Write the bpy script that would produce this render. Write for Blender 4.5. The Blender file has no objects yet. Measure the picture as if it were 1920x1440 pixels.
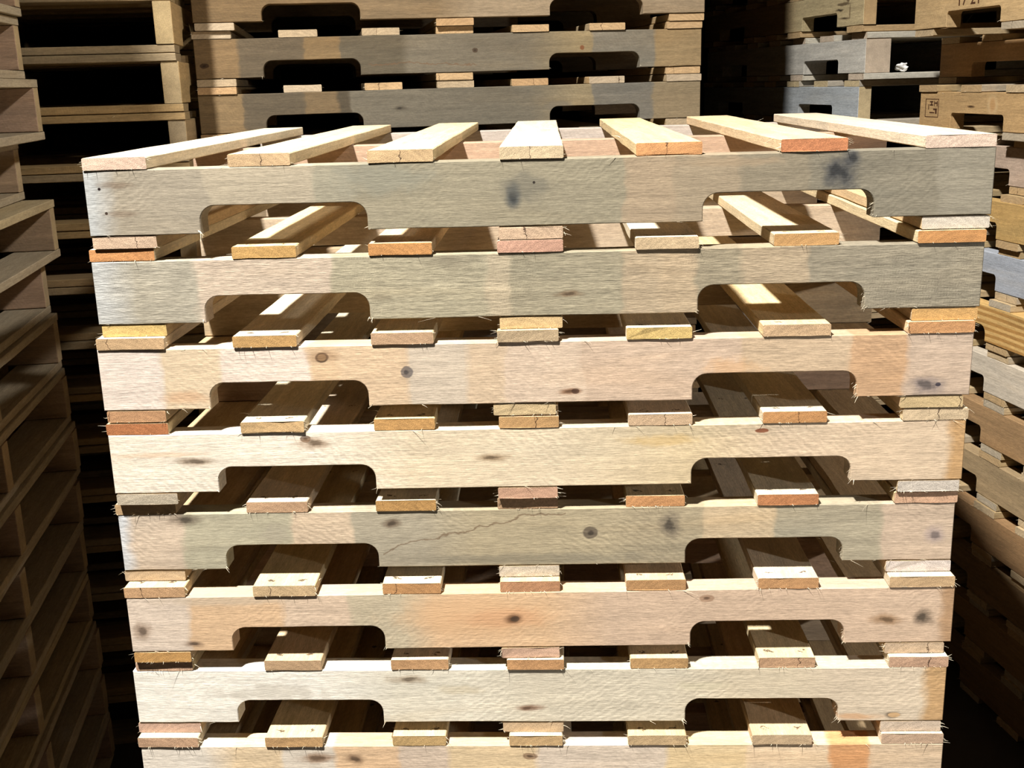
import bpy, bmesh, math, random
from mathutils import Vector, Matrix, noise

scene = bpy.context.scene
COL = scene.collection
rad = math.radians

# ------------------------------------------------------------------ camera, world, light, exposure
FLOOR_TO_TOP = 1.4797          # height of the uppermost stringer's top edge above the floor
CAM_LOC = (0.64483, -1.52325, 0.09955 + FLOOR_TO_TOP)
CAM_YAW, CAM_PITCH, CAM_ROLL, FOCAL_PX = -0.04021, -0.26152, -0.02914, 2110.12


def make_camera():
    y, p, r = CAM_YAW, CAM_PITCH, CAM_ROLL
    F = Vector((math.sin(y) * math.cos(p), math.cos(y) * math.cos(p), math.sin(p)))
    R0 = Vector((math.cos(y), -math.sin(y), 0))
    U0 = R0.cross(F)
    R = R0 * math.cos(r) + U0 * math.sin(r)
    U = U0 * math.cos(r) - R0 * math.sin(r)
    cam = bpy.data.cameras.new('camera')
    cam.sensor_width = 36.0
    cam.lens = 36.0 * FOCAL_PX / 1920.0
    cam.clip_start = 0.02
    o = bpy.data.objects.new('camera', cam)
    o.matrix_world = Matrix(((R.x, U.x, -F.x, CAM_LOC[0]), (R.y, U.y, -F.y, CAM_LOC[1]),
                             (R.z, U.z, -F.z, CAM_LOC[2]), (0, 0, 0, 1)))
    COL.objects.link(o)
    scene.camera = o


make_camera()

world = bpy.data.worlds.new('world')
scene.world = world
world.use_nodes = True
world.node_tree.nodes['Background'].inputs['Color'].default_value = (0.55, 0.5, 0.45, 1)
world.node_tree.nodes['Background'].inputs['Strength'].default_value = 0.0015


def lamp(name, loc, aim, power, cone, radius, colour):
    """a soft-edged spot light aimed at a point"""
    d = bpy.data.lights.new(name, 'SPOT')
    d.energy = power
    d.spot_size = rad(cone * 2)
    d.spot_blend = 1.0
    d.shadow_soft_size = radius
    d.color = colour
    o = bpy.data.objects.new(name, d)
    o.location = loc
    o.rotation_euler = (Vector(aim) - Vector(loc)).to_track_quat('-Z', 'Y').to_euler()
    COL.objects.link(o)
    return o


# reflector lamps under the ceiling: one in front of and to the left of the front stack, a lower one to the right; then an added low fill light
lamp('ceiling_lamp', (-0.58, -1.82, 3.8 + FLOOR_TO_TOP), (0.42, -0.08, 0.3), 1780.0, 39.0, 0.12, (1.0, 0.98, 0.955))
lamp('side_lamp', (2.95, -0.70, 2.35 + FLOOR_TO_TOP), (-0.5, 0.55, 0.2 + FLOOR_TO_TOP), 275.0, 15.0, 0.12, (1.0, 0.95, 0.88))
lamp('interior_fill', (3.3, -1.7, 0.25 + FLOOR_TO_TOP), (1.20, 0.40, -0.5 + FLOOR_TO_TOP), 85.0, 20.0, 0.05, (1.0, 0.97, 0.94))  # added fill with no known fixture, brightens the openings at the right end

scene.view_settings.view_transform = 'Standard'
scene.view_settings.look = 'None'
scene.view_settings.exposure = 1.0
scene.view_settings.gamma = 1.0
scene.view_settings.use_curve_mapping = False

# ------------------------------------------------------------------ dimensions of a pallet
L = 1.219      # stringer length
H = 0.089      # stringer height
TH = 0.038     # stringer thickness
T = 0.0179     # deck board thickness
D = 1.016      # deck board length
BW = 0.089     # deck board width
PITCH = 0.1248
N1, N2, N3, N4, ND, NR = 0.154, 0.382, L - 0.384, L - 0.156, 0.038, 0.021

ALB = 0.72


def lin(c, k=ALB):
    out = []
    for v in c:
        v = v / 255.0
        out.append((v / 12.92 if v <= 0.04045 else ((v + 0.055) / 1.055) ** 2.4) * k)
    return tuple(out)


# ------------------------------------------------------------------ materials
class G:
    """small helper for building node trees"""
    def __init__(self, name):
        self.m = bpy.data.materials.new(name)
        self.m.use_nodes = True
        self.t = self.m.node_tree
        self.t.nodes.clear()
        self.out = self.n('ShaderNodeOutputMaterial')
        self.b = self.n('ShaderNodeBsdfPrincipled')
        self.b.inputs['Roughness'].default_value = 0.78
        self.b.inputs['Specular IOR Level'].default_value = 0.22
        self.link(self.b.outputs[0], self.out.inputs[0])

    def n(self, typ, **kw):
        nd = self.t.nodes.new(typ)
        for k, v in kw.items():
            setattr(nd, k, v)
        return nd

    def link(self, a, b):
        self.t.links.new(a, b)

    def _in(self, sock, v):
        if hasattr(v, 'links') or hasattr(v, 'is_linked'):
            self.link(v, sock)
        else:
            sock.default_value = v

    def math(self, op, a, b=0.0, clamp=False):
        nd = self.n('ShaderNodeMath', operation=op, use_clamp=clamp)
        self._in(nd.inputs[0], a)
        self._in(nd.inputs[1], b)
        return nd.outputs[0]

    def vec(self, op, a, b=(0, 0, 0)):
        nd = self.n('ShaderNodeVectorMath', operation=op)
        self._in(nd.inputs[0], a)
        self._in(nd.inputs[1], b)
        return nd.outputs['Value'] if op in ('LENGTH', 'DISTANCE', 'DOT_PRODUCT') else nd.outputs[0]

    def noise(self, v, scale, detail=3.0, rough=0.55, dist=0.0, colour=False):
        nd = self.n('ShaderNodeTexNoise')
        self._in(nd.inputs['Vector'], v)
        nd.inputs['Scale'].default_value = scale
        nd.inputs['Detail'].default_value = detail
        nd.inputs['Roughness'].default_value = rough
        nd.inputs['Distortion'].default_value = dist
        return nd.outputs['Color' if colour else 'Fac']

    def rng(self, v, a, b, c=0.0, d=1.0, smooth=False):
        nd = self.n('ShaderNodeMapRange', interpolation_type='SMOOTHSTEP' if smooth else 'LINEAR')
        self._in(nd.inputs['Value'], v)
        nd.inputs['From Min'].default_value = a
        nd.inputs['From Max'].default_value = b
        nd.inputs['To Min'].default_value = c
        nd.inputs['To Max'].default_value = d
        return nd.outputs[0]

    def mix(self, fac, a, b, mode='MIX'):
        nd = self.n('ShaderNodeMix', data_type='RGBA', blend_type=mode)
        nd.clamp_result = False
        self._in(nd.inputs[0], fac)
        self._in(nd.inputs[6], a if not isinstance(a, tuple) else (*a[:3], 1))
        self._in(nd.inputs[7], b if not isinstance(b, tuple) else (*b[:3], 1))
        return nd.outputs[2]

    def grey(self, v):
        nd = self.n('ShaderNodeCombineColor')
        for i in range(3):
            self.link(v, nd.inputs[i])
        return nd.outputs[0]

    def bump(self, h, strength=0.3, dist=0.001):
        nd = self.n('ShaderNodeBump')
        nd.inputs['Strength'].default_value = strength
        nd.inputs['Distance'].default_value = dist
        self.link(h, nd.inputs['Height'])
        self.link(nd.outputs[0], self.b.inputs['Normal'])

    def attr(self, name, vec=True):
        nd = self.n('ShaderNodeAttribute', attribute_type='OBJECT', attribute_name=name)
        return nd.outputs['Color'] if vec else nd.outputs['Fac']


def wood(name, axis='X', zones=None, base=None, spots=(), nails=False, saw=(35.0, 260.0, 0.10), rough=1.0,
         contour=None, contrast=1.0, band_lines=0.0, coarse=1.0, k=ALB):
    """sawn softwood. zones: [(end fraction along the length, sRGB)] - patches left by weather and stacking, a few with light or shade painted in.
    spots: (x, z, radius x, radius z, sRGB, strength[, wobble]) - knots and stains, metres in the stringer's own frame."""
    g = G(name)
    tc = g.n('ShaderNodeTexCoord').outputs['Object']
    seed = g.attr('seed', False)
    off = g.vec('SCALE', (13.1, 7.7, 5.3))
    off.node.inputs['Scale'].default_value = 1.0
    g.link(seed, off.node.inputs['Scale'])
    p = g.vec('ADD', tc, off)
    stretch = (5.0, 70.0, 70.0) if axis == 'X' else (70.0, 5.0, 70.0)
    slow = (2.2, 16.0, 16.0) if axis == 'X' else (16.0, 2.2, 16.0)
    pg = g.vec('MULTIPLY', p, stretch)
    grain = g.noise(pg, 1.0, 5.0, 0.62, 0.25)
    fine = g.noise(g.vec('MULTIPLY', p, tuple(s * 4.5 for s in stretch)), 1.0, 3.0, 0.6)
    blotch = g.noise(g.vec('MULTIPLY', p, slow), 1.0, 3.0, 0.5, 0.4)
    speck = g.noise(g.vec('MULTIPLY', p, (1.0, 1.0, 1.0)), 420.0, 2.0, 0.6)
    fibre = g.noise(g.vec('MULTIPLY', p, (85.0, 800.0, 800.0) if axis == 'X' else (800.0, 85.0, 800.0)), 1.0, 2.0, 0.6)
    # base colour
    sep = g.n('ShaderNodeSeparateXYZ')
    g.link(tc, sep.inputs[0])
    if zones:
        wob = g.noise(g.vec('MULTIPLY', p, (30.0, 30.0, 30.0)), 1.0, 2.0)
        xx = g.math('ADD', g.math('DIVIDE', sep.outputs[0], L), g.rng(wob, 0.3, 0.7, -0.004, 0.004))
        ramp = g.n('ShaderNodeValToRGB')
        g.link(xx, ramp.inputs[0])
        el = ramp.color_ramp.elements
        e = 0.0025
        el[0].position = 0.0
        el[0].color = (*lin(zones[0][1], k), 1)
        pts = []
        for i in range(len(zones) - 1):
            b, w = zones[i][0], (zones[i][2] if len(zones[i]) > 2 else e)
            pts.append((b - w, zones[i][1]))
            pts.append((b + w, zones[i + 1][1]))
        el[1].position = 1.0
        el[1].color = (*lin(zones[-1][1], k), 1)
        for pos, c in pts:
            q = el.new(min(max(pos, 0.001), 0.999))
            q.color = (*lin(c, k), 1)
        col = ramp.outputs[0]
    elif base:
        col = g.mix(0.0, lin(base), lin(base))
    else:
        col = g.attr('tone')
    # blotches: warmer / greyer
    cool = g.mix(1.0, col, (0.80, 0.83, 0.86), 'MULTIPLY')
    warm = g.mix(1.0, col, (1.04, 0.98, 0.90), 'MULTIPLY')
    col = g.mix(g.rng(blotch, 0.52, 0.72, 0, 0.75 * contrast, True), col, cool)
    col = g.mix(g.rng(blotch, 0.46, 0.28, 0, 0.6 * contrast, True), col, warm)
    # grain
    gv = g.rng(grain, 0.3, 0.7, 1.0 - 0.20 * contrast, 1.0 + 0.13 * contrast)
    fv = g.rng(fine, 0.3, 0.7, 1.0 - 0.10 * coarse, 1.0 + 0.09 * coarse)
    sv = g.rng(speck, 0.35, 0.65, 0.95, 1.04)
    # saw marks
    rot = g.n('ShaderNodeVectorRotate', rotation_type='Y_AXIS' if axis == 'X' else 'Z_AXIS')
    g.link(p, rot.inputs['Vector'])
    rot.inputs['Angle'].default_value = rad(saw[0])
    wave = g.n('ShaderNodeTexWave', wave_type='BANDS', bands_direction='X')
    g.link(rot.outputs[0], wave.inputs['Vector'])
    wave.inputs['Scale'].default_value = saw[1] / 6.28
    wave.inputs['Distortion'].default_value = 6.0
    wave.inputs['Detail'].default_value = 2.0
    wave.inputs['Detail Scale'].default_value = 2.0
    patch = g.rng(g.noise(p, 9.0, 1.0), 0.45, 0.65, 0.05, 1.0)
    sw = g.math('MULTIPLY', g.math('SUBTRACT', wave.outputs['Fac'], 0.5), patch)
    sw = g.math('MULTIPLY', sw, 0.55)
    wv = g.math('ADD', 1.0, g.math('MULTIPLY', sw, saw[2]))
    mrot = g.n('ShaderNodeVectorRotate', rotation_type='Y_AXIS' if axis == 'X' else 'Z_AXIS')
    g.link(p, mrot.inputs['Vector'])
    mrot.inputs['Angle'].default_value = rad(saw[0] * 0.35)
    mott = g.noise(g.vec('MULTIPLY', mrot.outputs[0], (55.0, 150.0, 150.0) if axis == 'X' else (150.0, 55.0, 150.0)), 1.0, 3.0, 0.65)
    hv = g.math('MULTIPLY', g.rng(mott, 0.3, 0.7, 0.91, 1.08), g.rng(fibre, 0.3, 0.7, 1.0 - 0.16 * coarse, 1.0 + 0.12 * coarse))
    tot = g.math('MULTIPLY', g.math('MULTIPLY', g.math('MULTIPLY', gv, fv), hv), g.math('MULTIPLY', sv, wv))
    col = g.mix(1.0, col, g.grey(tot), 'MULTIPLY')
    if band_lines:
        ln = g.n('ShaderNodeTexWave', wave_type='BANDS', bands_direction='Z' if axis == 'X' else 'X')
        g.link(g.vec('MULTIPLY', p, (0.15, 1, 1) if axis == 'X' else (1, 0.15, 1)), ln.inputs['Vector'])
        ln.inputs['Scale'].default_value = 20.0
        ln.inputs['Distortion'].default_value = 3.0
        ln.inputs['Detail'].default_value = 1.0
        col = g.mix(g.rng(ln.outputs['Fac'], 0.25, 0.8, band_lines, 0.0, True), col, g.mix(1.0, col, (0.55, 0.42, 0.28), 'MULTIPLY'))
    height = g.math('ADD', g.math('MULTIPLY', grain, 0.5), g.math('MULTIPLY', fine, 0.7))
    height = g.math('ADD', height, g.math('ADD', g.math('MULTIPLY', sw, 0.35), g.math('MULTIPLY', fibre, 0.6)))
    # knots, stains
    if spots:
        wcol = g.noise(p, 34.0, 4.0, 0.6, colour=True)
        wv3 = g.vec('SUBTRACT', wcol, (0.5, 0.5, 0.5))
        for s in spots:
            x, z, rx, rz, c, st = s[:6]
            wb = s[6] if len(s) > 6 else 1.1
            q = g.vec('SUBTRACT', tc, (x, 0, z))
            q = g.vec('MULTIPLY', q, (1.0 / rx, 0.0, 1.0 / rz))
            ws = g.vec('SCALE', wv3)
            ws.node.inputs['Scale'].default_value = wb
            q = g.vec('ADD', q, ws)
            q = g.vec('MULTIPLY', q, (1, 0, 1))
            d = g.vec('LENGTH', q)
            hard = rx < 0.0125
            col = g.mix(g.rng(d, 1.05, 0.80 if hard else 0.35, 0.0, st, True), col, lin(c, k))
            if st >= 0.6 and 0.006 < rx < 0.045 and sum(c) < 560 and wb >= 0.8:      # darker heart of a knot
                col = g.mix(g.rng(d, 0.50, 0.18, 0.0, 0.75, True), col, lin(tuple(v * 0.58 for v in c), k))
    if contour:
        # a wavy mineral line across the face: points are (x, z), metres
        dmin = None
        wob = g.rng(g.noise(p, 45.0, 3.0), 0.3, 0.7, -0.004, 0.004)
        for (x0, z0), (x1, z1) in zip(contour[:-1], contour[1:]):
            t = g.rng(sep.outputs[0], x0, x1, z0, z1)
            dz = g.math('ABSOLUTE', g.math('ADD', g.math('SUBTRACT', sep.outputs[2], t), wob))
            ins = g.math('MULTIPLY', g.math('GREATER_THAN', sep.outputs[0], x0), g.math('LESS_THAN', sep.outputs[0], x1))
            f = g.math('MULTIPLY', ins, g.rng(dz, 0.0018, 0.0006))
            dmin = f if dmin is None else g.math('MAXIMUM', dmin, f)
        col = g.mix(g.math('MULTIPLY', dmin, 0.65), col, lin((110, 84, 60)))
    if nails:
        # two driven nails near each crossing with a stringer: small torn dimples
        ax = g.math('ABSOLUTE', sep.outputs[0])
        wob = g.rng(g.noise(p, 160.0, 2.0), 0.3, 0.7, -0.005, 0.005)
        dx = g.math('ADD', g.math('SUBTRACT', ax, 0.024), wob)
        best = None
        for yy in (0.020, 0.506, D - 0.019):
            dy = g.math('ADD', g.math('SUBTRACT', sep.outputs[1], yy), wob)
            d2 = g.math('ADD', g.math('MULTIPLY', g.math('MULTIPLY', dx, dx), 0.35), g.math('MULTIPLY', dy, dy))
            f = g.rng(d2, 1.3e-5, 0.5e-5)
            best = f if best is None else g.math('MAXIMUM', best, f)
        up = g.math('GREATER_THAN', sep.outputs[2], T * 0.9)
        best = g.math('MULTIPLY', best, up)
        col = g.mix(g.math('MULTIPLY', best, 0.85), col, lin((70, 48, 34)))
        height = g.math('SUBTRACT', height, best)
    g.link(col, g.b.inputs['Base Color'])
    g.bump(height, 0.42 * rough, 0.0012)
    return g.m


def end_grain(name):
    g = G(name)
    tc = g.n('ShaderNodeTexCoord').outputs['Object']
    seed = g.attr('seed', False)
    off = g.vec('SCALE', (3.1, 17.7, 9.3))
    g.link(seed, off.node.inputs['Scale'])
    p = g.vec('ADD', tc, off)
    col = g.attr('end_tone')
    speck = g.noise(p, 650.0, 3.0, 0.7)
    med = g.noise(p, 60.0, 3.0, 0.6)
    ring = g.n('ShaderNodeTexWave', wave_type='RINGS', rings_direction='Y')
    c = g.vec('SUBTRACT', p, (0, 0, 0))
    rc = g.vec('ADD', tc, (0.0, 0.0, 0.06))
    sh = g.vec('SCALE', (0.09, 0.0, 0.02))
    g.link(g.math('SUBTRACT', g.math('FRACT', g.math('MULTIPLY', seed, 3.7)), 0.5), sh.node.inputs['Scale'])
    g.link(g.vec('ADD', rc, sh), ring.inputs['Vector'])
    ring.inputs['Scale'].default_value = 40.0
    ring.inputs['Distortion'].default_value = 1.2
    a = g.rng(speck, 0.32, 0.68, 0.74, 1.18)
    b = g.rng(med, 0.3, 0.7, 0.88, 1.1)
    r = g.rng(ring.outputs['Fac'], 0, 1, 0.92, 1.05)
    col = g.mix(1.0, col, g.grey(g.math('MULTIPLY', a, g.math('MULTIPLY', b, r))), 'MULTIPLY')
    # pale wet-looking sapwood on one side of some boards
    sep = g.n('ShaderNodeSeparateXYZ')
    g.link(tc, sep.inputs[0])
    # drying crack
    wob = g.rng(g.noise(p, 120.0, 2.0), 0.3, 0.7, -0.0025, 0.0025)
    cx = g.math('MULTIPLY', g.math('SUBTRACT', g.math('FRACT', g.math('MULTIPLY', seed, 7.31)), 0.5), 0.13)
    d = g.math('ABSOLUTE', g.math('ADD', g.math('SUBTRACT', sep.outputs[0], cx), wob))
    some = g.math('GREATER_THAN', g.math('FRACT', g.math('MULTIPLY', seed, 5.17)), 0.55)
    ln = g.math('MULTIPLY', g.rng(d, 0.0008, 0.0002), some)
    col = g.mix(g.math('MULTIPLY', ln, 0.85), col, lin((66, 40, 24)))
    g.link(col, g.b.inputs['Base Color'])
    g.bump(g.math('ADD', speck, g.math('MULTIPLY', ln, -2.0)), 0.5, 0.0012)
    g.b.inputs['Roughness'].default_value = 0.85
    return g.m


def plain(name, c, rough=0.8, scale=12.0, var=0.12, k=1.0):
    g = G(name)
    tc = g.n('ShaderNodeTexCoord').outputs['Object']
    n = g.noise(tc, scale, 5.0, 0.6)
    col = g.mix(1.0, lin(c, k), g.grey(g.rng(n, 0.3, 0.7, 1 - var, 1 + var)), 'MULTIPLY')
    g.link(col, g.b.inputs['Base Color'])
    g.b.inputs['Roughness'].default_value = rough
    g.bump(n, 0.2, 0.003)
    return g.m


M_BOARD = wood('sawn_board', 'Y', nails=True, saw=(78.0, 330.0, 0.07))
M_STR = wood('sawn_stringer', 'X')
M_PINE = wood('ringed_pine_stringer', 'X', band_lines=0.8)
M_END = end_grain('board_end_grain')
M_FIBRE = plain('torn_fibre', (240, 226, 196), 0.9, 40, 0.1, 0.8)
M_INK = plain('stamp_ink', (92, 58, 34), 0.9, 200, 0.3, 0.6)

# ------------------------------------------------------------------ meshes


def finish(bm, name, mats):
    me = bpy.data.meshes.new(name)
    bm.normal_update()
    bm.to_mesh(me)
    bm.free()
    for m in mats:
        me.materials.append(m)
    return me


def splinter(bm, p, d, length, r, rnd, droop=0.5, zmin=-1.0, zmax=1.0):
    """a torn wood fibre: a thin tapering three-sided strand, rooted at p"""
    d = Vector(d).normalized()
    side = d.cross(Vector((0.3, 0.2, 1))).normalized()
    up = side.cross(d)
    bend = Vector((rnd.uniform(-1, 1), rnd.uniform(-1, 1), rnd.uniform(-1, droop))) * length * 0.45
    rows = []
    n = 4
    for i in range(n):
        t = i / (n - 1)
        c = Vector(p) + d * (length * t) + bend * (t * t)
        rr = r * (1 - 0.8 * t)
        c.z = min(max(c.z, zmin + rr), zmax - rr)
        rows.append([bm.verts.new(c + (side * math.cos(a) + up * math.sin(a)) * rr) for a in (0, 2.09, 4.19)])
    for a, b in zip(rows[:-1], rows[1:]):
        for i in range(3):
            f = bm.faces.new((a[i], a[(i + 1) % 3], b[(i + 1) % 3], b[i]))
            f.material_index = 2
    f = bm.faces.new(rows[-1])
    f.material_index = 2
    f = bm.faces.new(rows[0][::-1])
    f.material_index = 2


def board_mesh(w, length, t, seed, fray=4, warp=0.0, segs=26, cup=0.0, free_top=False):
    """deck board: x centred, y 0..length (grain), z 0..t; wavy sawn edges, eased corners, torn fibres at the ends"""
    rnd = random.Random(seed)
    bm = bmesh.new()
    c = 0.0013
    hw = w / 2
    prof = [(-hw + c, 0), (-hw * 0.33, 0), (hw * 0.33, 0), (hw - c, 0), (hw, c), (hw, t - c), (hw - c, t), (hw * 0.33, t), (-hw * 0.33, t),
            (-hw + c, t), (-hw, t - c), (-hw, c)]
    rows = []
    ph = rnd.uniform(0, 50)
    for i in range(segs + 1):
        y = length * i / segs
        row = []
        for (x, z) in prof:
            sx = 1 if x > 0 else -1
            e = noise.noise((y * 9 + ph, sx * 5.1, 0.3)) * 0.0016 + noise.noise((y * 40 + ph, sx * 3.3, 7.7)) * 0.0006
            ez = noise.noise((y * 7 + ph, x * 20, 3.1)) * 0.0004
            cz = cup * (1 - (x / hw) ** 2)
            zz = z + ez + warp * math.sin(math.pi * y / length) + cz
            if z < t * 0.5:
                zz = max(zz, 0.0)      # stays on its bearing
            ye = 0.0
            if i in (0, segs):
                ye = (noise.noise((x * 60 + ph, z * 40, i)) * 0.0012)
            row.append(bm.verts.new((x + e * sx * (abs(x) / hw), y + ye, zz)))
        rows.append(row)
    n = len(prof)
    for a, b in zip(rows[:-1], rows[1:]):
        for k in range(n):
            bm.faces.new((a[k], a[(k + 1) % n], b[(k + 1) % n], b[k])).material_index = 0
    f = bm.faces.new(rows[0])
    f.material_index = 1
    f = bm.faces.new(rows[-1][::-1])
    f.material_index = 1
    bmesh.ops.recalc_face_normals(bm, faces=bm.faces[:])
    # torn fibres
    zk = dict(zmin=0.0, zmax=t + (0.02 if free_top else 0.0))
    if fray:
        for _ in range(fray):
            s = rnd.choice((-1, 1))
            kind = rnd.random()
            ln = rnd.uniform(0.004, 0.013)
            rr = rnd.uniform(0.00022, 0.0005)
            if kind < 0.45:      # side corner at the front end
                p = (s * (hw - 0.0006), rnd.uniform(0.0, 0.006), rnd.uniform(0.001, t * 0.95))
                splinter(bm, p, (s * rnd.uniform(0.4, 1), rnd.uniform(-1, 0.2), rnd.uniform(-0.4, 0.4)), ln * 0.8, rr, rnd, **zk)
            elif kind < 0.75:    # along the lower front edge
                p = (rnd.uniform(-hw, hw), 0.0006, 0.0008)
                splinter(bm, p, (rnd.uniform(-0.7, 0.7), -1, rnd.uniform(-0.5, 0.3)), ln * 0.6, rr, rnd, 0.2, **zk)
            else:                # along the long edges
                p = (s * (hw - 0.0005), rnd.uniform(0.02, length * 0.9), rnd.uniform(t * 0.5, t))
                splinter(bm, p, (s * 0.8, rnd.uniform(-1, 1), rnd.uniform(-0.3, 0.8)), ln * 1.2, rr, rnd, **zk)
    return finish(bm, 'deck_board', (M_BOARD, M_END, M_FIBRE))


def stringer_outline(notched=True, rnd=None, n_r=NR):
    pts = []

    def seg(a, b, n):
        for i in range(n):
            t = i / n
            pts.append((a[0] + (b[0] - a[0]) * t, a[1] + (b[1] - a[1]) * t))

    j = (lambda s: rnd.uniform(-s, s)) if rnd else (lambda s: 0.0)
    seg((0, 0), (0, 0), 1) if False else None
    if notched:
        cuts = [(N1 + j(0.002), N2 + j(0.002)), (N3 + j(0.002), N4 + j(0.002))]
        x = 0.0
        for a, b in cuts:
            seg((x, 0), (a, 0), 8)
            seg((a, 0), (a, ND - n_r), 2)
            for i in range(8):
                an = math.pi - (math.pi / 2) * i / 8
                pts.append((a + n_r + n_r * math.cos(an), ND - n_r + n_r * math.sin(an)))
            seg((a + n_r, ND), (b - n_r, ND), 8)
            for i in range(8):
                an = math.pi / 2 - (math.pi / 2) * i / 8
                pts.append((b - n_r + n_r * math.cos(an), ND - n_r + n_r * math.sin(an)))
            seg((b, ND - n_r), (b, 0), 2)
            x = b
        seg((x, 0), (L, 0), 8)
    else:
        seg((0, 0), (L, 0), 24)
    seg((L, 0), (L, H), 4)
    seg((L, H), (0, H), 34)
    seg((0, H), (0, 0), 4)
    return pts


def stringer_mesh(seed, mat, thick=TH, fray=6, curls=0, n_r=NR, notched=True):
    """stringer: x 0..L (grain), y 0..thick with the outer face at y = 0, z 0..H; two fork notches in the lower edge"""
    rnd = random.Random(seed)
    ph = rnd.uniform(0, 50)
    bm = bmesh.new()
    pts = stringer_outline(notched, rnd, n_r)
    vs = []
    for (x, z) in pts:
        dz = 0.0
        if z < 0.002:
            dz = abs(noise.noise((x * 14 + ph, 1.7, 0))) * 0.0012
        elif z > H - 0.001:
            dz = -abs(noise.noise((x * 5 + ph, 4.2, 0))) * 0.0016
        elif abs(z - ND) < 0.001:
            dz = noise.noise((x * 20 + ph, 2.2, 0)) * 0.0006
        vs.append(bm.verts.new((x, 0, z + dz)))
    f = bm.faces.new(vs)
    if f.normal.y > 0:
        f.normal_flip()
    bm.normal_update()
    if f.normal.y > 0:
        f.normal_flip()
    ret = bmesh.ops.extrude_face_region(bm, geom=[f])
    for v in [g for g in ret['geom'] if isinstance(g, bmesh.types.BMVert)]:
        v.co.y = thick
    bmesh.ops.recalc_face_normals(bm, faces=bm.faces[:])
    edges = [e for e in bm.edges if len(e.link_faces) == 2 and len(e.link_faces[0].verts) != len(e.link_faces[1].verts)
             and e.calc_face_angle(0) > 0.5]
    bmesh.ops.bevel(bm, geom=edges, offset=0.0011, segments=1, affect='EDGES', profile=0.5)
    for fc in bm.faces:
        fc.material_index = 1 if abs(fc.normal.x) > 0.9 and (fc.calc_center_median().x < 0.004 or fc.calc_center_median().x > L - 0.004) else 0
    corners = [(N1, -1), (N2, 1), (N3, -1), (N4, 1)]
    for _ in range(fray):
        if rnd.random() < 0.55 and notched:
            x, s = rnd.choice(corners)
            p = (x - s * rnd.uniform(0.0, 0.006) * -1, 0.001, rnd.uniform(0.0005, 0.006))
            splinter(bm, p, (-s * rnd.uniform(0.2, 1), -rnd.uniform(0.2, 1), -rnd.uniform(0.0, 0.7)), rnd.uniform(0.004, 0.010), rnd.uniform(0.0003, 0.0007), rnd, 0.2)
        else:
            x = rnd.choice((rnd.uniform(0, N1), rnd.uniform(N2, N3), rnd.uniform(N4, L)))
            z = rnd.choice((0.0006, H - 0.0012))
            splinter(bm, (x, 0.0006, z), (rnd.choice((-1, 1)), -0.5, rnd.uniform(-0.3, 0.3)), rnd.uniform(0.005, 0.018), rnd.uniform(0.0002, 0.0004), rnd, 0.3)
    for _ in range(curls):       # fuzz left by the cutter on the right-hand notch wall
        z = rnd.uniform(0.0005, 0.026)
        splinter(bm, (N4 + 0.0005, rnd.uniform(0.0006, 0.010), z), (-1, -rnd.uniform(0.1, 0.9), -rnd.uniform(0.0, 0.8)),
                 rnd.uniform(0.003, 0.007), rnd.uniform(0.0003, 0.0007), rnd, 0.2)
    return finish(bm, 'stringer', (mat, M_END, M_FIBRE))


# ------------------------------------------------------------------ tagging and assembling
def part(name, me, parent, loc, rz=0.0, tone=None, end=None, seed=0.0, rx=0.0):
    o = bpy.data.objects.new(name, me)
    o.parent = parent
    o.location = loc
    o.rotation_euler = (rx, 0, rz)
    if tone:
        o['tone'] = lin(tone)
    if end:
        o['end_tone'] = lin(tuple(0.80 * a + 0.20 * b for a, b in zip(end, (206, 172, 132))), 0.66)
    o['seed'] = float(seed)
    COL.objects.link(o)
    return o


def pallet(loc, yaw, label, group, roll=0.0):
    """an Empty at the middle of the pallet's base, parent of stringers and deck boards"""
    e = bpy.data.objects.new('wooden_pallet', None)
    e.empty_display_size = 0.2
    e.location = loc
    e.rotation_euler = (0, roll, yaw)
    e['label'] = label
    e['category'] = 'pallet'
    e['group'] = group
    COL.objects.link(e)
    return e


# pallet frame used below: origin at the front-left bottom corner shifted to x = L/2, so that x runs -L/2..L/2
def lx(x):
    return x - L / 2


R = random.Random(11)

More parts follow.
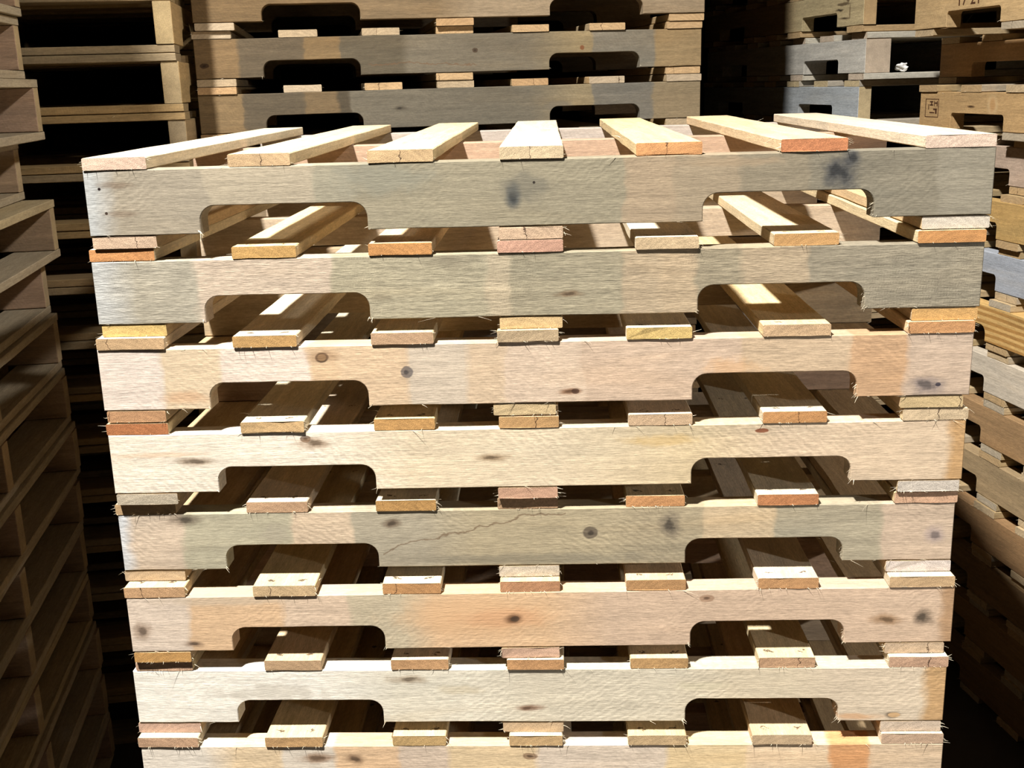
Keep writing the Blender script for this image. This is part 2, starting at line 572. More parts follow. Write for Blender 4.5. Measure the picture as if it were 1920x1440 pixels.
# ---- the front stack -------------------------------------------------------
PLACE = [  # dx, dy, dz (mm), yaw, roll (deg) of each pallet from the top down
    (10.7, 3.5, 0.6, 0.23, -0.19), (5.1, 5.2, 0.6, -0.02, -0.15), (-0.3, 1.6, 1.3, 0.15, 0.10), (0.2, 3.6, 0.3, 0.35, 0.08),
    (-4.3, 11.1, -0.7, 0.14, 0.12), (0.1, -4.9, -1.0, 0.36, 0.17), (-6.7, -6.9, 0.0, -0.45, -0.15), (-4.8, -14.3, 0.5, -0.2, 0.06)]
TOPB = [
    [(0.0445, 0.0875), (0.2405, 0.0853), (0.4318, 0.0888), (0.6073, 0.0866), (0.7904, 0.0887), (0.981, 0.0893), (1.1726, 0.094)],
    [(0.0441, 0.0923), (0.2422, 0.0896), (0.4308, 0.0887), (0.6081, 0.0893), (0.7935, 0.0863), (0.981, 0.0883), (1.1739, 0.0917)],
    [(0.0488, 0.0972), (0.2402, 0.0913), (0.4329, 0.0873), (0.6077, 0.0855), (0.7891, 0.091), (0.9776, 0.0931), (1.1733, 0.0912)],
    [(0.0432, 0.0905), (0.2398, 0.0913), (0.4284, 0.0879), (0.6058, 0.0863), (0.791, 0.0909), (0.9797, 0.0903), (1.1752, 0.0926)],
    [(0.0427, 0.0906), (0.2376, 0.0909), (0.428, 0.0891), (0.6051, 0.0892), (0.7899, 0.0865), (0.9804, 0.0877), (1.1764, 0.09)],
    [(0.0438, 0.0907), (0.2384, 0.0929), (0.4269, 0.0869), (0.6016, 0.0889), (0.7862, 0.0883), (0.9778, 0.088), (1.1703, 0.0942)],
    [(0.0494, 0.0886), (0.2472, 0.0868), (0.4395, 0.0878), (0.6132, 0.0858), (0.7975, 0.0871), (0.9856, 0.0838), (1.1774, 0.0875)],
    [(0.0448, 0.094), (0.2397, 0.089), (0.4318, 0.0837), (0.6092, 0.0817), (0.7926, 0.0886), (0.9796, 0.0898), (1.1725, 0.0921)]]
BOTB = [
    [(0.0457, 0.0898), (0.6047, 0.089), (1.1738, 0.0901)], [(0.0486, 0.0917), (0.6069, 0.0875), (1.1729, 0.0898)],
    [(0.0452, 0.0869), (0.6005, 0.0896), (1.1678, 0.0871)], [(0.0459, 0.0895), (0.6015, 0.087), (1.1727, 0.0885)],
    [(0.044, 0.0926), (0.6048, 0.0899), (1.173, 0.0946)], [(0.0448, 0.0877), (0.6, 0.0871), (1.1664, 0.0889)],
    [(0.0463, 0.0983), (0.6074, 0.0927), (1.1721, 0.0895)], [(0.0463, 0.09), (0.6074, 0.09), (1.1721, 0.09)]]
ORANGE, TAN, PINK, CREAM, YELLOW, GREYT, WHITE, RED = ((218, 148, 88), (214, 172, 120), (226, 182, 152), (232, 206, 168),
                                                      (226, 194, 118), (200, 184, 158), (226, 218, 204), (196, 118, 70))
TOP_END = [
    [(232, 200, 178), (214, 180, 136), (222, 188, 140), (226, 204, 164), (222, 156, 98), (216, 134, 88), (234, 208, 188)],
    [ORANGE, (216, 168, 96), (216, 150, 84), (222, 170, 146), (216, 190, 150), (214, 162, 100), (210, 146, 84)],
    [(206, 170, 126), (214, 166, 100), (204, 166, 130), (196, 172, 136), YELLOW, (220, 184, 142), (214, 154, 100)],
    [RED, (216, 178, 124), (214, 160, 92), (212, 164, 106), (226, 192, 154), (206, 146, 88), (226, 202, 164)],
    [(204, 168, 122), (214, 172, 134), (200, 150, 84), (194, 156, 118), (216, 152, 96), (206, 132, 82), (226, 180, 146)],
    [(224, 176, 128), (220, 188, 142), (208, 150, 94), (210, 150, 108), (208, 156, 102), (206, 152, 100), (220, 184, 138)],
    [(216, 174, 144), (216, 178, 136), (212, 162, 112), (216, 160, 106), (210, 164, 106), (222, 176, 136), (214, 172, 142)],
    [(222, 178, 142), (216, 170, 114), (218, 180, 118), (220, 182, 128), (222, 190, 142), (220, 190, 150), (224, 190, 160)]]
BOT_END = [
    [(228, 196, 166), (222, 190, 158), (222, 214, 198)], [YELLOW, (222, 190, 136), (220, 170, 100)],
    [(204, 152, 108), (222, 196, 148), (216, 190, 140)], [(212, 200, 176), (220, 172, 142), (222, 214, 202)],
    [(216, 188, 152), (224, 214, 196), (230, 220, 214)], [(220, 164, 92), (218, 178, 152), (214, 188, 158)],
    [(226, 186, 164), (222, 190, 150), (228, 208, 186)], [TAN, TAN, TAN]]
TOP_TONE = [(240, 222, 188), (238, 214, 170), (238, 214, 168), (238, 222, 188), (240, 212, 160), (240, 208, 164), (242, 220, 188)]

GR = (168, 156, 132)
FRONT = [
    dict(k=0.52, zones=[(0.022, (214, 214, 208), 0.015), (0.135, (190, 176, 152)), (0.255, (206, 190, 162)), (0.30, (188, 178, 152)), (0.60, (180, 168, 140)),  # first zone: cool left-end highlight put into the colour
                (0.655, (198, 174, 142)), (0.725, (188, 168, 138)), (0.80, (170, 156, 130)), (0.94, (160, 150, 128)), (1.0, (172, 162, 140))],
         spots=[(1.018, 0.062, 0.030, 0.034, (76, 78, 81), 0.75, 1.8), (1.035, 0.078, 0.014, 0.012, (70, 73, 78), 0.6, 1.5), (0.582, 0.040, 0.0137, 0.022, (73, 80, 84), 0.8, 1.0),
                (0.60, 0.052, 0.05, 0.022, (120, 116, 104), 0.5, 1.6), (0.40, 0.07, 0.09, 0.03, (160, 158, 140), 0.55, 1.5),
                (0.020, 0.064, 0.0022, 0.0022, (32, 17, 11), 1.0, 0.1), (0.026, 0.031, 0.0022, 0.0022, (32, 17, 11), 1.0, 0.1),
                (0.043, 0.069, 0.03, 0.006, (136, 112, 89), 0.55, 1.0), (0.045, 0.030, 0.03, 0.006, (132, 108, 86), 0.5, 1.0),
                (0.61, 0.058, 0.002, 0.002, (36, 24, 16), 0.9, 0.2), (0.86, 0.078, 0.10, 0.008, (196, 170, 136), 0.6, 1.5)],
         saw=(-58.0, 240.0, 0.20), contrast=0.7),
    dict(k=0.60, zones=[(0.03, (210, 208, 200), 0.02), (0.118, (190, 180, 158)), (0.272, (222, 200, 174)), (0.45, (192, 180, 150)), (0.475, (208, 190, 158)),  # starts with a painted cool highlight at the left end
                (0.60, (178, 166, 138)), (0.645, (198, 176, 144)), (0.685, (204, 180, 146)), (0.735, (176, 162, 134)), (0.81, (200, 178, 146)), (1.0, (170, 158, 134))],
         spots=[(0.66, 0.030, 0.025, 0.006, (134, 105, 76), 0.7, 1.5), (0.50, 0.078, 0.05, 0.012, (120, 110, 91), 0.5, 1.4), (0.40, 0.03, 0.02, 0.006, (134, 121, 97), 0.5, 1.2)],
         saw=(5.0, 500.0, 0.05), rough=1.5, contrast=0.85, coarse=1.7),
    dict(k=0.74, zones=[(0.075, (230, 212, 194)), (0.142, (222, 198, 164)), (0.245, (232, 212, 192)), (0.278, (218, 186, 148)), (0.36, (222, 192, 156)),
                (0.43, (212, 194, 170)), (0.47, (214, 188, 156)), (0.56, (214, 190, 164)), (0.74, (206, 180, 154)), (0.865, (202, 176, 144)), (0.925, (198, 160, 122)), (1.0, (198, 174, 150))],
         spots=[(0.318, 0.072, 0.010, 0.008, (48, 32, 19), 0.95, 0.4), (0.318, 0.072, 0.0065, 0.0055, (140, 110, 76), 1.0, 0.3), (0.318, 0.074, 0.030, 0.011, (150, 115, 83), 0.5, 1.2),
                (0.437, 0.048, 0.009, 0.009, (89, 83, 83), 0.8, 1.2), (0.665, 0.016, 0.022, 0.006, (131, 88, 54), 0.8, 0.9), (0.672, 0.016, 0.006, 0.004, (67, 44, 32), 0.8, 0.8),
                (1.16, 0.014, 0.03, 0.018, (128, 116, 112), 0.7, 1.4), (1.175, 0.016, 0.004, 0.003, (48, 44, 56), 0.9, 0.5), (0.89, 0.045, 0.05, 0.02, (216, 168, 116), 0.5, 1.8),
                (0.12, 0.018, 0.05, 0.012, (206, 158, 116), 0.5, 1.6)],
         saw=(55.0, 230.0, 0.18), contrast=0.8),
    dict(k=0.82, zones=[(0.30, (232, 218, 196), 0.06), (0.60, (222, 202, 170), 0.08), (0.74, (208, 186, 148), 0.05), (0.982, (208, 184, 154), 0.004), (1.0, (188, 150, 104))],
         spots=[(0.285, 0.078, 0.008, 0.006, (83, 57, 38), 0.8, 0.8), (0.295, 0.070, 0.035, 0.012, (148, 113, 80), 0.6, 1.2), (0.125, 0.047, 0.04, 0.008, (136, 110, 83), 0.65, 1.3),
                (0.55, 0.045, 0.035, 0.007, (137, 107, 73), 0.65, 1.2), (0.935, 0.078, 0.010, 0.0035, (120, 62, 32), 0.9, 0.7), (0.79, 0.066, 0.06, 0.012, (200, 166, 104), 0.55, 1.5),
                (0.08, 0.058, 0.10, 0.006, (208, 170, 132), 0.5, 1.5)],
         saw=(52.0, 220.0, 0.30), contrast=0.75),
    dict(k=0.74, zones=[(0.012, (214, 212, 208), 0.006), (0.078, (212, 190, 164)), (0.212, (188, 178, 150)), (0.286, (212, 188, 158)), (0.40, (176, 164, 140), 0.03), (0.60, (184, 168, 136), 0.04),  # narrow first zone is a highlight painted on the left edge
                (0.705, (176, 160, 130)), (0.79, (206, 182, 146)), (0.915, (176, 164, 138)), (1.0, (204, 180, 154))],
         spots=[(0.405, 0.070, 0.020, 0.010, (107, 86, 67), 0.75, 1.1), (0.10, 0.080, 0.03, 0.012, (102, 86, 70), 0.6, 1.2), (0.695, 0.050, 0.012, 0.010, (89, 76, 64), 0.8, 1.0),
                (0.81, 0.060, 0.02, 0.028, (102, 92, 80), 0.6, 1.6), (0.23, 0.055, 0.03, 0.02, (166, 154, 134), 0.5, 1.4), (1.195, 0.04, 0.02, 0.02, (170, 152, 146), 0.6, 1.3), (0.60, 0.010, 0.25, 0.012, (128, 120, 102), 0.6, 1.2)],
         contour=[(0.39, 0.020), (0.43, 0.040), (0.50, 0.052), (0.57, 0.068), (0.60, 0.078), (0.66, 0.082)], saw=(60.0, 240.0, 0.34), contrast=0.9),
    dict(k=0.80, zones=[(0.075, (220, 200, 178)), (0.192, (222, 186, 146)), (0.272, (216, 190, 162)), (0.36, (198, 182, 152), 0.02), (0.55, (218, 182, 142), 0.04), (0.985, (208, 180, 152), 0.005), (1.0, (182, 146, 110))],
         spots=[(0.52, 0.050, 0.15, 0.042, (218, 176, 132), 0.7, 0.7), (0.56, 0.048, 0.085, 0.020, (206, 154, 112), 0.55, 0.8), (0.575, 0.046, 0.018, 0.011, (112, 78, 52), 0.9, 0.8), (0.578, 0.046, 0.007, 0.005, (76, 59, 44), 0.8, 0.6),
                (0.15, 0.083, 0.14, 0.012, (196, 176, 150), 0.7, 0.9), (1.175, 0.040, 0.020, 0.018, (102, 86, 70), 0.75, 1.5), (1.12, 0.038, 0.03, 0.012, (148, 112, 75), 0.7, 1.2), (0.02, 0.035, 0.018, 0.02, (140, 112, 88), 0.6, 1.4),
                (0.095, 0.012, 0.02, 0.007, (120, 94, 73), 0.7, 1.1), (0.86, 0.075, 0.012, 0.006, (140, 102, 73), 0.6, 1.0)],
         saw=(-58.0, 240.0, 0.20), contrast=0.65),
    dict(k=0.92, zones=[(0.28, (230, 222, 206), 0.05), (0.46, (216, 206, 184), 0.04), (0.70, (206, 194, 170), 0.04), (0.84, (204, 188, 160), 0.03), (0.975, (204, 186, 160), 0.006), (1.0, (186, 150, 106))],
         spots=[(0.20, 0.050, 0.10, 0.018, (170, 160, 142), 0.45, 1.9), (0.42, 0.072, 0.04, 0.010, (142, 118, 89), 0.6, 1.3), (0.60, 0.024, 0.028, 0.007, (126, 88, 62), 0.8, 1.1), (0.50, 0.055, 0.05, 0.01, (184, 168, 136), 0.5, 1.4),
                (1.145, 0.010, 0.016, 0.007, (76, 60, 43), 0.9, 0.8), (1.147, 0.010, 0.010, 0.0045, (196, 160, 116), 0.9, 0.6), (1.09, 0.008, 0.05, 0.007, (196, 150, 106), 0.7, 1.1), (0.86, 0.060, 0.06, 0.01, (190, 180, 150), 0.5, 1.5)],
         saw=(-60.0, 230.0, 0.26), contrast=0.75),
    dict(k=0.92, zones=[(0.10, (220, 208, 190), 0.02), (0.18, (222, 196, 158)), (0.245, (216, 202, 182)), (0.33, (222, 186, 146)), (0.39, (208, 186, 162)), (0.50, (216, 190, 150)), (0.66, (214, 196, 174)),
                (0.76, (220, 194, 150)), (0.862, (220, 194, 160)), (0.912, (206, 152, 104)), (1.0, (210, 184, 152))],
         spots=[(0.27, 0.068, 0.035, 0.012, (140, 104, 72), 0.7, 1.2), (0.33, 0.066, 0.020, 0.012, (124, 96, 72), 0.7, 1.0), (0.60, 0.070, 0.012, 0.006, (120, 88, 64), 0.7, 1.1)],
         saw=(45.0, 230.0, 0.06), contrast=0.8)]
MAIN_LABELS = [
    'topmost pallet of the front stack, grey stringer with a blue-black stain',
    'second pallet from the top of the front stack, rough grey stringer',
    'third pallet from top of the front stack, pinkish with an open round knot',
    'fourth pallet from top of the front stack, evenly pale yellow stringer',
    'fifth pallet from top of the front stack, grey with a wavy dark line',
    'sixth pallet from top of the front stack, orange flame around a knot',
    'seventh pallet from top of the front stack, whitish with ringed knot at right',
    'lowest pallet in view of the front stack, patchy stringer with an orange patch at right']
ORD = ['first', 'second', 'third', 'fourth', 'fifth', 'sixth', 'seventh', 'eighth', 'ninth', 'tenth', 'eleventh', 'twelfth',
       'thirteenth', 'fourteenth', 'fifteenth', 'sixteenth', 'seventeenth', 'eighteenth']

for i in range(12):
    dx, dy, dz, yaw, roll = PLACE[i] if i < 8 else (R.uniform(-6, 6), R.uniform(-8, 8), 0, R.uniform(-0.4, 0.4), 0)
    base = (L / 2 + dx / 1000, dy / 1000, FLOOR_TO_TOP - PITCH * i - H - T + max(dz, -0.5) / 1000)
    if i == 11:
        base = (base[0], base[1], 0.0005)
    lab = MAIN_LABELS[i] if i < 8 else 'pallet hidden low in the front stack, %s from the floor' % ORD[11 - i]
    e = pallet(base, rad(yaw), lab, 'pallets of the front stack', 0.0)
    j = min(i, 7)
    e.rotation_euler = (0, 0, rad(yaw))
    # stringers
    if i < 8:
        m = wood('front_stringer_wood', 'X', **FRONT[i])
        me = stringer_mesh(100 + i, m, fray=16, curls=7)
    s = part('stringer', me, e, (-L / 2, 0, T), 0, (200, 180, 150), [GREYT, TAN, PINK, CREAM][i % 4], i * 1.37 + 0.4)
    inner = stringer_mesh(140 + i, M_STR, fray=4) if i < 8 else inner
    part('stringer', inner, e, (-L / 2, 0.489, T), 0, [(196, 164, 136), (198, 176, 148), (206, 180, 142)][i % 3], TAN, i * 2.11 + 5)
    part('stringer', inner, e, (-L / 2, D - TH, T), 0, [(200, 186, 172), (190, 168, 140), (206, 178, 142)][i % 3], TAN, i * 3.7 + 9)
    for k, (x, w) in enumerate(TOPB[j]):
        tone = TOP_TONE[(k + i * 3) % 7] if i else TOP_TONE[k]
        yo = R.uniform(-0.003, 0.001)
        bmh = board_mesh(w - 0.001, D, T - 0.0014, 1000 + i * 40 + k, fray=R.choice((5, 9, 14, 20)), free_top=(i == 0)) if i < 8 else bmh
        part('top_board', bmh, e, (lx(x), yo, T + H + 0.0003), R.uniform(-0.003, 0.003), tone, TOP_END[j][k], i * 7.3 + k * 1.913 + 0.21)
    for k, (x, w) in enumerate(BOTB[j]):
        yo = R.uniform(0.0, 0.002)
        bmh2 = board_mesh(w - 0.001, D, T - 0.0014, 3000 + i * 40 + k, fray=R.choice((6, 12, 20))) if i < 8 else bmh2
        part('bottom_board', bmh2, e, (lx(x), yo, 0.0003), R.uniform(-0.003, 0.003), (222, 192, 148), BOT_END[j][k], i * 5.1 + k * 2.71 + 0.77)

# ---- the stacks around it ---------------------------------------------------
BG_STR = [stringer_mesh(300 + q, M_STR, fray=3) for q in range(3)]
BG_PINE = stringer_mesh(310, M_PINE, fray=0)
BG_SQ = [stringer_mesh(320 + q, M_STR, fray=3, n_r=0.010) for q in range(2)]
BG_DOUBLE = stringer_mesh(330, M_STR, thick=0.074, fray=2, n_r=0.010)
BG_TOP = [board_mesh(BW, D, T - 0.0014, 400 + q, fray=4, segs=14) for q in range(5)]
TOPX = [0.0445, 0.2405, 0.4310, 0.6080, 0.7900, 0.9800, 1.1745]
BOT3 = [0.046, 0.605, 1.172]
BOT5 = [0.046, 0.432, 0.6095, 0.787, 1.173]


def stack(origin, yaw, z_top, lo, hi, dx, labels, group, strs, tones, ends, bottoms, btones, seed, special=None, pivot=None, upper=1.0):
    """levels lo..hi counted downward; z_top is the stringer top of level 0; everything below the last measured
    level is spread evenly down to the floor"""
    rnd = random.Random(seed)
    zs = {}
    last = max(dx) if dx else 0
    for l in range(lo, hi + 1):
        zs[l] = z_top - PITCH * l - H - T
    bottom_gap = zs[hi]
    nb = hi - last
    scale = 1.0
    if nb > 0:
        scale = (zs[last] - 0.0008) / (nb * PITCH)
        for l in range(last + 1, hi + 1):
            zs[l] = zs[last] - (l - last) * PITCH * scale
    if pivot is not None:        # the pallets above the pivot are a little thinner
        for l in range(lo, pivot):
            zs[l] = zs[pivot] + PITCH + (pivot - 1 - l) * PITCH * upper
    made = {}
    for l in range(lo, hi + 1):
        ddx, ddy = dx.get(l, (rnd.uniform(-0.004, 0.004), rnd.uniform(-0.004, 0.004)))
        c, s = math.cos(yaw), math.sin(yaw)
        x = origin[0] + ddx + c * L / 2
        y = origin[1] + ddy + s * L / 2
        e = pallet((x, y, zs[l] + 0.0004), yaw, labels(l), group)
        if l > last:
            e.scale = (1, 1, scale)
        if pivot is not None and l < pivot:
            e.scale = (1, 1, upper)
        tone = tones(l, rnd)
        sp = (special or {}).get(l, {})
        fm = sp.get('mesh') or strs[rnd.randrange(len(strs))]
        st = part('stringer', fm, e, (-L / 2, 0, T), 0, tone, ends(l, rnd), rnd.uniform(0, 40))
        part('stringer', strs[rnd.randrange(len(strs))], e, (-L / 2, 0.489, T), 0, tones(l, rnd), ends(l, rnd), rnd.uniform(0, 40))
        part('stringer', strs[rnd.randrange(len(strs))], e, (-L / 2, D - TH, T), 0, tones(l, rnd), ends(l, rnd), rnd.uniform(0, 40))
        for xx in TOPX:
            part('top_board', rnd.choice(BG_TOP), e, (lx(xx) + rnd.uniform(-0.003, 0.003), rnd.uniform(-0.004, 0.004), T + H + 0.0003), rnd.uniform(-0.004, 0.004),
                 btones(l, rnd), ends(l, rnd), rnd.uniform(0, 40))
        for xx in bottoms:
            part('bottom_board', rnd.choice(BG_TOP), e, (lx(xx) + rnd.uniform(-0.003, 0.003), rnd.uniform(-0.003, 0.003), 0.0003), rnd.uniform(-0.004, 0.004),
                 btones(l, rnd), ends(l, rnd), rnd.uniform(0, 40))
        made[l] = (e, st)
    return made


def pick(*cols):
    return lambda l, rnd: cols[rnd.randrange(len(cols))]


YAW_A = rad(10.8)
YAW_S = rad(-79.2)

# rear stack: notched faces towards the camera; weathered patches, k lowered to stand in for shade
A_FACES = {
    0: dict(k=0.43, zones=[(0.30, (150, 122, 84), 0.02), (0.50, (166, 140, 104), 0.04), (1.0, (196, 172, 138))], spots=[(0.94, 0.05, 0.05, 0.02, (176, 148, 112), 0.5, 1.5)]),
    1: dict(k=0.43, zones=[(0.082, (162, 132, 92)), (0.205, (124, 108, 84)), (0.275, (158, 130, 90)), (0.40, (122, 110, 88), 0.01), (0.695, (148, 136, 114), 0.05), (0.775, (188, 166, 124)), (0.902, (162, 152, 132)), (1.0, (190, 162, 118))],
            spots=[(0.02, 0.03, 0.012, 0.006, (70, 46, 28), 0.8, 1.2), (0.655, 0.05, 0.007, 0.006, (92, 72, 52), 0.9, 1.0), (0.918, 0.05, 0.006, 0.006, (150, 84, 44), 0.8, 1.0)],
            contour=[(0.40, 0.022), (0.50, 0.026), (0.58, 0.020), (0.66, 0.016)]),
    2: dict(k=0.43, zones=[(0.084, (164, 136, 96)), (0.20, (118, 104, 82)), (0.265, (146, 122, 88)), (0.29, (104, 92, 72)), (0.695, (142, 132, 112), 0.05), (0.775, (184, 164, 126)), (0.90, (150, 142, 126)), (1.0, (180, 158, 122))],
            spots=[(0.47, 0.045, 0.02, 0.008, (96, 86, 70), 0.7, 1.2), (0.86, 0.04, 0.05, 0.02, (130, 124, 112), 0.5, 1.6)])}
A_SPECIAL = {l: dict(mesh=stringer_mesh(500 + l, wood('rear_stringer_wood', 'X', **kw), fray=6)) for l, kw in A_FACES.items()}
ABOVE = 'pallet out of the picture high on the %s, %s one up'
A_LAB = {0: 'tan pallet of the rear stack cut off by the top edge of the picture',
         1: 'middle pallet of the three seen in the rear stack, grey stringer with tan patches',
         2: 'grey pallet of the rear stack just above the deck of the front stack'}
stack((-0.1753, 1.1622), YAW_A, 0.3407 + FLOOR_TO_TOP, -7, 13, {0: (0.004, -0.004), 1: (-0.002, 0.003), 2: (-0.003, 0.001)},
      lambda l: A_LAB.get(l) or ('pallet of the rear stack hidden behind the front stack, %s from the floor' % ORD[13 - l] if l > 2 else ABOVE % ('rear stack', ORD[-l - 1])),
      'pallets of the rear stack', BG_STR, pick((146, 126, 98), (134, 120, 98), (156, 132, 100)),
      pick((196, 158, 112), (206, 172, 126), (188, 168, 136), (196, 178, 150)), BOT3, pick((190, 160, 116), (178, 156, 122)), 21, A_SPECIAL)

# left rear stack: board edges towards the camera, dark gaps between them
B_LAB = lambda l: ('pallet of the open-sided left rear stack, level with the picture top edge' if l == -1 else
                   ABOVE % ('open-sided left rear stack', ORD[-l - 2]) if l < -1 else
                   'pallet of the open-sided left rear stack, %s one down from the picture top' % (ORD[l] if l < 12 else 'thirteenth' if l == 12 else 'fourteenth'))
stack((-1.3842, 2.0017), rad(-79.3), 0.165 + FLOOR_TO_TOP, -6, 12, {l: (R.uniform(-0.006, 0.004), R.uniform(-0.003, 0.003)) for l in range(-6, 10)}, B_LAB,
      'pallets of the left rear stack', BG_STR, pick((190, 160, 112), (178, 152, 112), (168, 152, 120)),
      pick((156, 138, 102), (150, 134, 104), (166, 146, 104)), BOT5, pick((160, 134, 96), (156, 136, 104), (166, 138, 94)), 22)

# near left stack: stringer ends and board edges along the aisle
C_DX = {-1: (-0.01, 0.0), 0: (0.015, 0.0), 1: (0.005, 0.0), 2: (0.027, 0.004), 3: (-0.031, 0.0), 4: (0.028, 0.003), 5: (-0.007, 0.0), 6: (0.002, 0.004), 7: (0.009, -0.003),
        8: (0.014, 0.0), 9: (0.007, -0.004), 10: (-0.003, 0.004), 11: (-0.003, 0.0), 12: (0.004, 0.0)}
C_LAB = {-1: 'pallet of the near left stack crossing the top edge of the picture',
         0: 'pallet of the near left stack in the upper left corner of the picture',
         1: 'set-back pallet of the near left stack above the jutting box-like one',
         2: 'upper of two jutting pallets in the near left stack, bright stringer end, boxy gap',
         3: 'set-back pallet of the near left stack with a ragged stringer end',
         4: 'lower of two jutting pallets in the near left stack, beside the topmost front pallet',
         5: 'pallet of the near left stack with a greyish deck board lit from above',
         6: 'dim pallet of the near left stack with lit deck boards beside the second front pallet'}
stack((-1.4673, -0.3355), rad(10.9), 0.3664 + FLOOR_TO_TOP, -7, 14, C_DX,
      lambda l: C_LAB.get(l) or (ABOVE % ('near left stack', ORD[-l - 2]) if l < -1 else 'dark pallet low in the near left stack, %s from the floor' % ORD[14 - l]),
      'pallets of the near left stack', BG_STR, pick((184, 154, 128), (172, 146, 118), (188, 160, 130)),
      pick((208, 184, 140), (200, 178, 140), (214, 190, 150)), BOT5, pick((206, 186, 146), (190, 174, 146), (198, 180, 150)), 23)

# right rear stack, standing further back
KNOTTY = wood('cracked_grey_brown_stringer_wood', 'X', zones=[(0.62, (176, 148, 108), 0.05), (1.0, (206, 186, 142))],
              spots=[(1.10, 0.06, 0.05, 0.006, (92, 74, 50), 0.85, 1.3), (1.125, 0.075, 0.012, 0.012, (84, 62, 40), 0.8, 1.3), (1.08, 0.045, 0.03, 0.005, (84, 70, 48), 0.85, 1.2),
                     (1.11, 0.022, 0.04, 0.004, (96, 76, 54), 0.8, 1.0), (1.14, 0.04, 0.005, 0.02, (110, 88, 60), 0.6, 1.0)])
D_SPECIAL = {0: dict(mesh=stringer_mesh(600, KNOTTY, fray=0, n_r=0.008)), 1: dict(mesh=BG_DOUBLE)}
D_LAB = {-1: 'pallet above the picture edge on the right rear stack', 0: 'tan pallet of the right rear stack with a cracked knotty stringer end',
         1: 'whitish grey pallet of the right rear stack with a doubled thick stringer end',
         2: 'blue-grey pallet of the right rear stack just above the corner of the front deck'}


def d_tone(l, rnd):
    return {0: (196, 168, 124), 1: (214, 208, 194), 2: (186, 190, 190)}.get(l, (170, 150, 120))


def d_end(l, rnd):
    return {0: (220, 186, 134), 1: (232, 214, 190), 2: (226, 206, 160)}.get(l, (190, 160, 120))


def d_board(l, rnd):
    return {0: (206, 174, 128), 1: (224, 216, 196), 2: (196, 184, 164)}.get(l, (180, 156, 120))


dst = stack((1.2249, 2.852), rad(-77.6), 0.3113 + FLOOR_TO_TOP, -2, 13, {0: (-0.005, -0.008), 1: (0.006, -0.005), 2: (-0.002, 0.013)},
            lambda l: D_LAB.get(l, 'pallet two above the knotty one on the right rear stack, out of the picture' if l < 0 else
                                'pallet of the right rear stack hidden low behind, %s from the floor' % ORD[13 - l]),
            'pallets of the right rear stack', BG_SQ, d_tone, d_end, BOT5, d_board, 24, D_SPECIAL)

# right stack along the aisle
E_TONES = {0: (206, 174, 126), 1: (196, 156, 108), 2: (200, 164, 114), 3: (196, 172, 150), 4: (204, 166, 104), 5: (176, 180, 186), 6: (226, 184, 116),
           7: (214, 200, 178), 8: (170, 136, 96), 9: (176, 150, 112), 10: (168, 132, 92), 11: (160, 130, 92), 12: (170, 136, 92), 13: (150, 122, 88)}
BURL = wood('burled_tan_stringer_wood', 'X', base=E_TONES[2],
            spots=[(0.335, 0.060, 0.026, 0.030, (222, 192, 144), 0.7, 0.5), (0.335, 0.060, 0.017, 0.024, (190, 148, 98), 0.9, 0.5), (0.245, 0.055, 0.022, 0.004, (88, 60, 36), 0.85, 1.0)])
E_SPECIAL = {2: dict(mesh=stringer_mesh(610, BURL, fray=2, n_r=0.010)), 6: dict(mesh=BG_PINE)}
E_LAB = {-2: 'pallet two above the date-stamped one on the right aisle stack, out of the picture', -1: 'pallet above the picture edge on the right aisle stack',
         0: 'tan pallet of the right aisle stack with dark numerals at the picture top edge',
         1: 'pushed-back orange-brown pallet of the right aisle stack with a shadow on its corner',
         2: 'tan pallet of the right aisle stack with a square brown stamp near its end',
         3: 'pinkish grey pallet of the right aisle stack beside the topmost front stringer',
         4: 'mustard tan pallet of the right aisle stack beside the topmost front stringer',
         5: 'blue-grey pallet of the right aisle stack beside the second front stringer',
         6: 'yellow pine pallet of the right aisle stack with strong dark grain lines',
         7: 'whitish pallet of the right aisle stack beside the third front stringer'}
est = stack((1.6237, 1.5635), rad(-79.08), 0.2955 + FLOOR_TO_TOP, -2, 13,
            {0: (-0.051, -0.056), 1: (0.060, 0.065), 2: (-0.009, -0.009), 3: (0.02, 0.0), 4: (0.0, 0.0), 5: (0.008, 0.0), 6: (-0.006, 0.0), 7: (0.0, 0.0)},
            lambda l: E_LAB.get(l, 'shaded brown pallet of the right aisle stack, %s from the floor' % ORD[13 - l]),
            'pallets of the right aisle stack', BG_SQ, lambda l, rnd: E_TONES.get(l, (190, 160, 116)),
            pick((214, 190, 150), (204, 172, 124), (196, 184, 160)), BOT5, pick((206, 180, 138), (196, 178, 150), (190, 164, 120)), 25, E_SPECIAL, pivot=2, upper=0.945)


# ink on the right aisle stack
def ink(name, verts_faces, parent, label):
    bm = bmesh.new()
    for (x0, z0, x1, z1) in verts_faces:
        vs = [bm.verts.new((x, y, z)) for y in (-0.0004, 0.0002) for x, z in ((x0, z0), (x1, z0), (x1, z1), (x0, z1))]
        for q in ((0, 1, 2, 3), (7, 6, 5, 4), (0, 4, 5, 1), (1, 5, 6, 2), (2, 6, 7, 3), (3, 7, 4, 0)):
            bm.faces.new([vs[k] for k in q])
    bmesh.ops.recalc_face_normals(bm, faces=bm.faces[:])
    me = finish(bm, name, (M_INK,))
    o = bpy.data.objects.new(name, me)
    o.parent = parent
    o['label'] = label
    COL.objects.link(o)
    return o


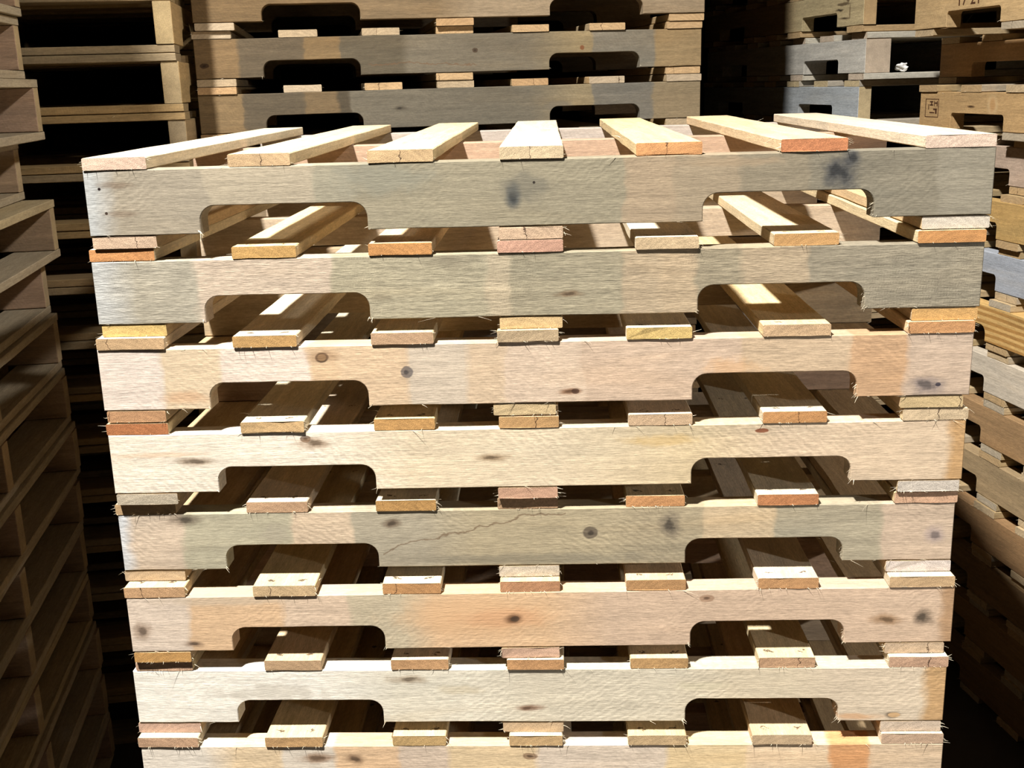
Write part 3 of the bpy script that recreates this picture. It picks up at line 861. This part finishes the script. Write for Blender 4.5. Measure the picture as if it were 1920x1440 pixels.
w = 0.0016
fx0, fx1, fz0, fz1 = 0.028, 0.094, 0.026, 0.072
ink('square_stamp', [(fx0, fz0, fx1, fz0 + w), (fx0, fz1 - w, fx1, fz1), (fx0, fz0, fx0 + w * 1.6, fz1), (fx1 - w * 1.6, fz0, fx1, fz1),
                     (0.050, 0.063, 0.066, 0.066), (0.050, 0.055, 0.066, 0.058), (0.056, 0.055, 0.061, 0.066),
                     (0.071, 0.054, 0.074, 0.067), (0.071, 0.060, 0.088, 0.063), (0.084, 0.054, 0.088, 0.067),
                     (0.068, 0.044, 0.086, 0.048), (0.078, 0.035, 0.086, 0.046), (0.050, 0.036, 0.074, 0.039), (0.043, 0.045, 0.046, 0.058)],
    est[2][1], 'square brown stamp')

fc = bpy.data.curves.new('stamped_numerals', 'FONT')
fc.body = '17 21'
fc.size = 0.046
fc.extrude = 0.0003
fc.materials.append(M_INK)
ft = bpy.data.objects.new('stamped_numerals', fc)
ft = bpy.data.objects.new('stamped_numerals', bpy.data.meshes.new_from_object(ft))
ft.data.name = 'stamped_numerals'
ft.parent = est[0][1]
ft.location = (0.196, -0.0003, 0.049)
ft.rotation_euler = (rad(90), 0, 0)
ft['label'] = 'dark brown numerals'
COL.objects.link(ft)

# scrap of white film caught in the right rear stack
bm = bmesh.new()
rs = random.Random(5)
bmesh.ops.create_icosphere(bm, subdivisions=3, radius=0.013)
for v in bm.verts:
    n = noise.noise(v.co * 120)
    v.co *= 1 + 0.75 * n
    v.co.z *= 0.75
    v.co.x *= 1.25
zmin = min(v.co.z for v in bm.verts)
for v in bm.verts:
    v.co.z -= zmin
scrap = bpy.data.objects.new('film_scrap', finish(bm, 'film_scrap', (plain('white_film', (236, 234, 230), 0.4, 60, 0.05, 0.85),)))
scrap['label'] = 'small crumpled scrap of white film lying in the gap of the whitish grey pallet'
scrap['category'] = 'scrap'
COL.objects.link(scrap)
e1 = dst[1][0]
scrap_local = Vector((L / 2 - 0.045, 0.135, T + 0.0002))
scrap.location = Matrix.LocRotScale(e1.location, e1.rotation_euler, e1.scale) @ scrap_local

# ------------------------------------------------------------------ the warehouse
M_CONC = plain('concrete_floor', (66, 60, 54), 0.85, 5.0, 0.2, 0.8)
M_WALL = plain('dark_painted_wall', (38, 34, 31), 0.9, 3.0, 0.15, 0.8)
X0, X1, Y0, Y1, ZC = -4.0, 5.0, -5.0, 5.6, 7.2


def shell(name, lo, hi, mat):
    bm = bmesh.new()
    bmesh.ops.create_cube(bm, size=1.0)
    for v in bm.verts:
        v.co = Vector([lo[k] + (v.co[k] + 0.5) * (hi[k] - lo[k]) for k in range(3)])
    o = bpy.data.objects.new(name, finish(bm, name, (mat,)))
    o['kind'] = 'structure'
    COL.objects.link(o)


shell('floor', (X0 - 0.2, Y0 - 0.2, -0.2), (X1 + 0.2, Y1 + 0.2, 0.0), M_CONC)
shell('wall_back', (X0 - 0.2, Y1, 0.0), (X1 + 0.2, Y1 + 0.2, ZC), M_WALL)
shell('wall_front', (X0 - 0.2, Y0 - 0.2, 0.0), (X1 + 0.2, Y0, ZC), M_WALL)
shell('wall_left', (X0 - 0.2, Y0, 0.0), (X0, Y1, ZC), M_WALL)
shell('wall_right', (X1, Y0, 0.0), (X1 + 0.2, Y1, ZC), M_WALL)
shell('ceiling', (X0 - 0.2, Y0 - 0.2, ZC), (X1 + 0.2, Y1 + 0.2, ZC + 0.2), M_WALL)
